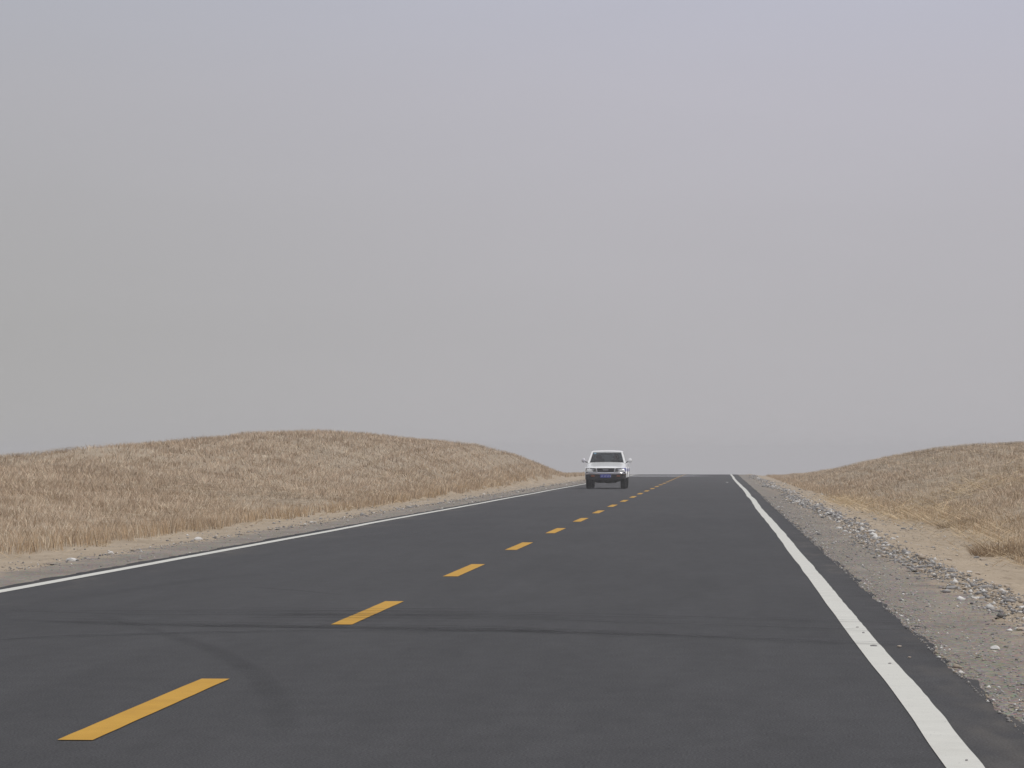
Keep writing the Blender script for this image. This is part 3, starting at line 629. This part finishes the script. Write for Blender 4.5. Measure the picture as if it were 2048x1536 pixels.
for s in (-1, 1):
    for yw in (0, 3.0):
        sec = []
        for dx, r in ((-.115, .20), (-.115, .30), (-.10, .345), (-.06, .362), (0, .365), (.06, .362), (.10, .345), (.115, .30), (.115, .20)):
            sec.append([(s*.705+dx, yw+math.cos(t)*r, .365+math.sin(t)*r) for t in np.linspace(0, 2*math.pi, 32, endpoint=False)])
        wv = part('wheel', *loft(sec, caps=False), P_RUB, car)
        part('rim', *join(loft([[(s*(.705+dx), yw+math.cos(t)*r, .365+math.sin(t)*r) for t in np.linspace(0, 2*math.pi, 24, endpoint=False)] for dx, r in ((-.09, .20), (.06, .195), (.085, .205), (.10, .19), (.07, .17), (.05, .06), (.09, .05), (.095, .0))])), P_RIM, wv)
        part('mud_flap', *boxv(s*.70-.12, s*.70+.12, yw+.43, yw+.445, .20, .50), P_BLACK, car)
        # flared arch
        sec = []
        for a in np.linspace(R(8), R(172), 16):
            r0, r1 = .425, .475; c_, s_ = math.cos(a), math.sin(a)
            sec.append([(s*.80, yw+c_*r0, .40+s_*r0), (s*.858, yw+c_*r0, .40+s_*r0), (s*.853, yw+c_*r1, .40+s_*r1), (s*.80, yw+c_*(r1+.02), .40+s_*(r1+.02))])
        part('wheel_arch', *loft(sec), P_WHITE, car)
# inside
part('dashboard', *loft([[(x, .80, .95), (x, .74, 1.06), (x, .98, 1.075), (x, 1.06, 1.02), (x, 1.06, .8)] for x in (-.70, .70)]), P_BLACK, car)
for sx_ in (-.36, .36):
    for yy in (1.62, 2.15):
        st = part('seat', *join(boxv(sx_-.22, sx_+.22, yy-.40, yy+.02, .60, .72)), P_SEAT, car, .04)
        part('seat_back', *loft([[(sx_+u*.22, yy+.02+v*.14, .68+v*.52) for u in (-1, 1)]+[(sx_+u*.22, yy+.11+v*.14, .68+v*.52) for u in (1, -1)] for v in (0, .5, 1)]), P_SEAT, st, .02)
        part('headrest', *boxv(sx_-.12, sx_+.12, yy+.15, yy+.23, 1.22, 1.37), P_SEAT, st, .03)
tr_ = []
for a in np.linspace(0, 2*math.pi, 25): tr_.append((.36+math.cos(a)*.18, 1.17+math.sin(a)*.06, 1.04+math.sin(a)*.17))
part('steering_wheel', *join(tube(tr_, .014, 6), tube([(.36, 1.17, 1.04), (.36, 1.02, .98)], .02, 6), tube([(.18, 1.17, 1.04), (.54, 1.17, 1.04)], .012, 6)), P_BLACK, car)
part('papers', *boxv(.22, .60, .80, .96, 1.078, 1.086), paint('pink_paper', (.55, .36, .33), .7), car)
part('mirror_hanger', *boxv(-.1, .1, 1.16, 1.18, 1.40, 1.44), P_BLACK, car, .008)

# driver
def skin_body(name, joints, edges, rad, mat, parent=None, sub=2):
    me = bpy.data.meshes.new('m'); me.from_pydata(joints, edges, []); o = bpy.data.objects.new(name, me); COL.objects.link(o)
    o.modifiers.new('s', 'SKIN'); o.modifiers.new('d', 'SUBSURF').render_levels = sub; o.modifiers['d'].levels = sub
    for i, r in enumerate(rad): me.skin_vertices[0].data[i].radius = (r, r) if isinstance(r, (int, float)) else r
    me.skin_vertices[0].data[0].use_root = True
    bpy.context.view_layer.update(); dg = bpy.context.evaluated_depsgraph_get(); m2 = bpy.data.meshes.new_from_object(o.evaluated_get(dg))
    o.modifiers.clear(); o.data = m2; m2.materials.clear(); m2.materials.append(mat); m2.polygons.foreach_set('use_smooth', [True]*len(m2.polygons))
    if parent: o.parent = parent
    return o
SKIN = paint('skin', (.42, .25, .17), .6); SHIRT = paint('dark_shirt', (.05, .05, .07), .9, .1); HAIR = paint('black_hair', (.012, .011, .01), .6)
X0 = .36
J = [(X0, 1.50, .74), (X0, 1.55, .92), (X0, 1.58, 1.10), (X0, 1.56, 1.20), (X0, 1.53, 1.27), (X0, 1.51, 1.34), (X0, 1.50, 1.40)]
Rr = [(.15, .12), (.14, .11), (.16, .11), (.055, .055), (.062, .07), (.075, .088), (.05, .06)]
E_ = [(i, i+1) for i in range(6)]
for s in (-1, 1):
    b0 = len(J); J += [(X0+s*.17, 1.55, 1.14), (X0+s*.24, 1.42, .98), (X0+s*.20, 1.26, 1.04), (X0+s*.165, 1.19, 1.09), (X0+s*.150, 1.165, 1.12)]; Rr += [.06, .045, .033, .03, .02]
    E_ += [(2, b0), (b0, b0+1), (b0+1, b0+2), (b0+2, b0+3), (b0+3, b0+4)]
    b1 = len(J); J += [(X0+s*.10, 1.36, .76), (X0+s*.12, 1.08, .78), (X0+s*.12, .95, .56), (X0+s*.12, .86, .52)]; Rr += [.085, .06, .045, .035]
    E_ += [(0, b1), (b1, b1+1), (b1+1, b1+2), (b1+2, b1+3)]
drv = empty('person', car.location); tag(drv, 'driver in dark shirt sitting behind the windshield of the pickup truck', 'person')
skin_body('body', J, E_, Rr, SKIN, drv)
skin_body('shirt', [J[0], J[1], J[2], (X0, 1.57, 1.16)]+[J[7], J[8], (X0-.21, 1.36, 1.0), J[16], J[17], (X0+.21, 1.36, 1.0)], [(0, 1), (1, 2), (2, 3), (2, 4), (4, 5), (5, 6), (2, 7), (7, 8), (8, 9)],
          [(.16, .13), (.15, .12), (.17, .12), .07, .07, .055, .045, .07, .055, .045], SHIRT, drv)
hv = bmesh.new(); bmesh.ops.create_uvsphere(hv, u_segments=18, v_segments=12, radius=1)
bmesh.ops.delete(hv, geom=[v for v in hv.verts if v.co.z < -.05 and v.co.y < .35 or (v.co.y < -.45 and v.co.z < .45)], context='VERTS')
hm = bpy.data.meshes.new('hair'); hv.to_mesh(hm); hv.free(); ho = link('hair', hm, HAIR, drv); ho.location = (X0, 1.525, 1.375); ho.scale = (.084, .10, .085)
for s in (-1, 1):
    ev = bmesh.new(); bmesh.ops.create_uvsphere(ev, u_segments=8, v_segments=6, radius=.011); em = bpy.data.meshes.new('eye'); ev.to_mesh(em); ev.free()
    link('eye', em, HAIR, drv).location = (X0+s*.03, 1.428, 1.345)

# ---------------- dust haze ----------------
hz = link('haze', mesh(*boxv(-520, 520, -90, 1450, -14, 6.0))); tag(hz, kind='stuff')
hm_ = bpy.data.materials.new('dust_haze'); hm_.use_nodes = True; t_ = hm_.node_tree; t_.nodes.clear()
o_ = t_.nodes.new('ShaderNodeOutputMaterial'); v_ = t_.nodes.new('ShaderNodeVolumePrincipled')
v_.inputs['Color'].default_value = (.985, .98, .985, 1); v_.inputs['Density'].default_value = .0008; v_.inputs['Anisotropy'].default_value = 0
t_.links.new(v_.outputs[0], o_.inputs['Volume']); hz.data.materials.append(hm_)
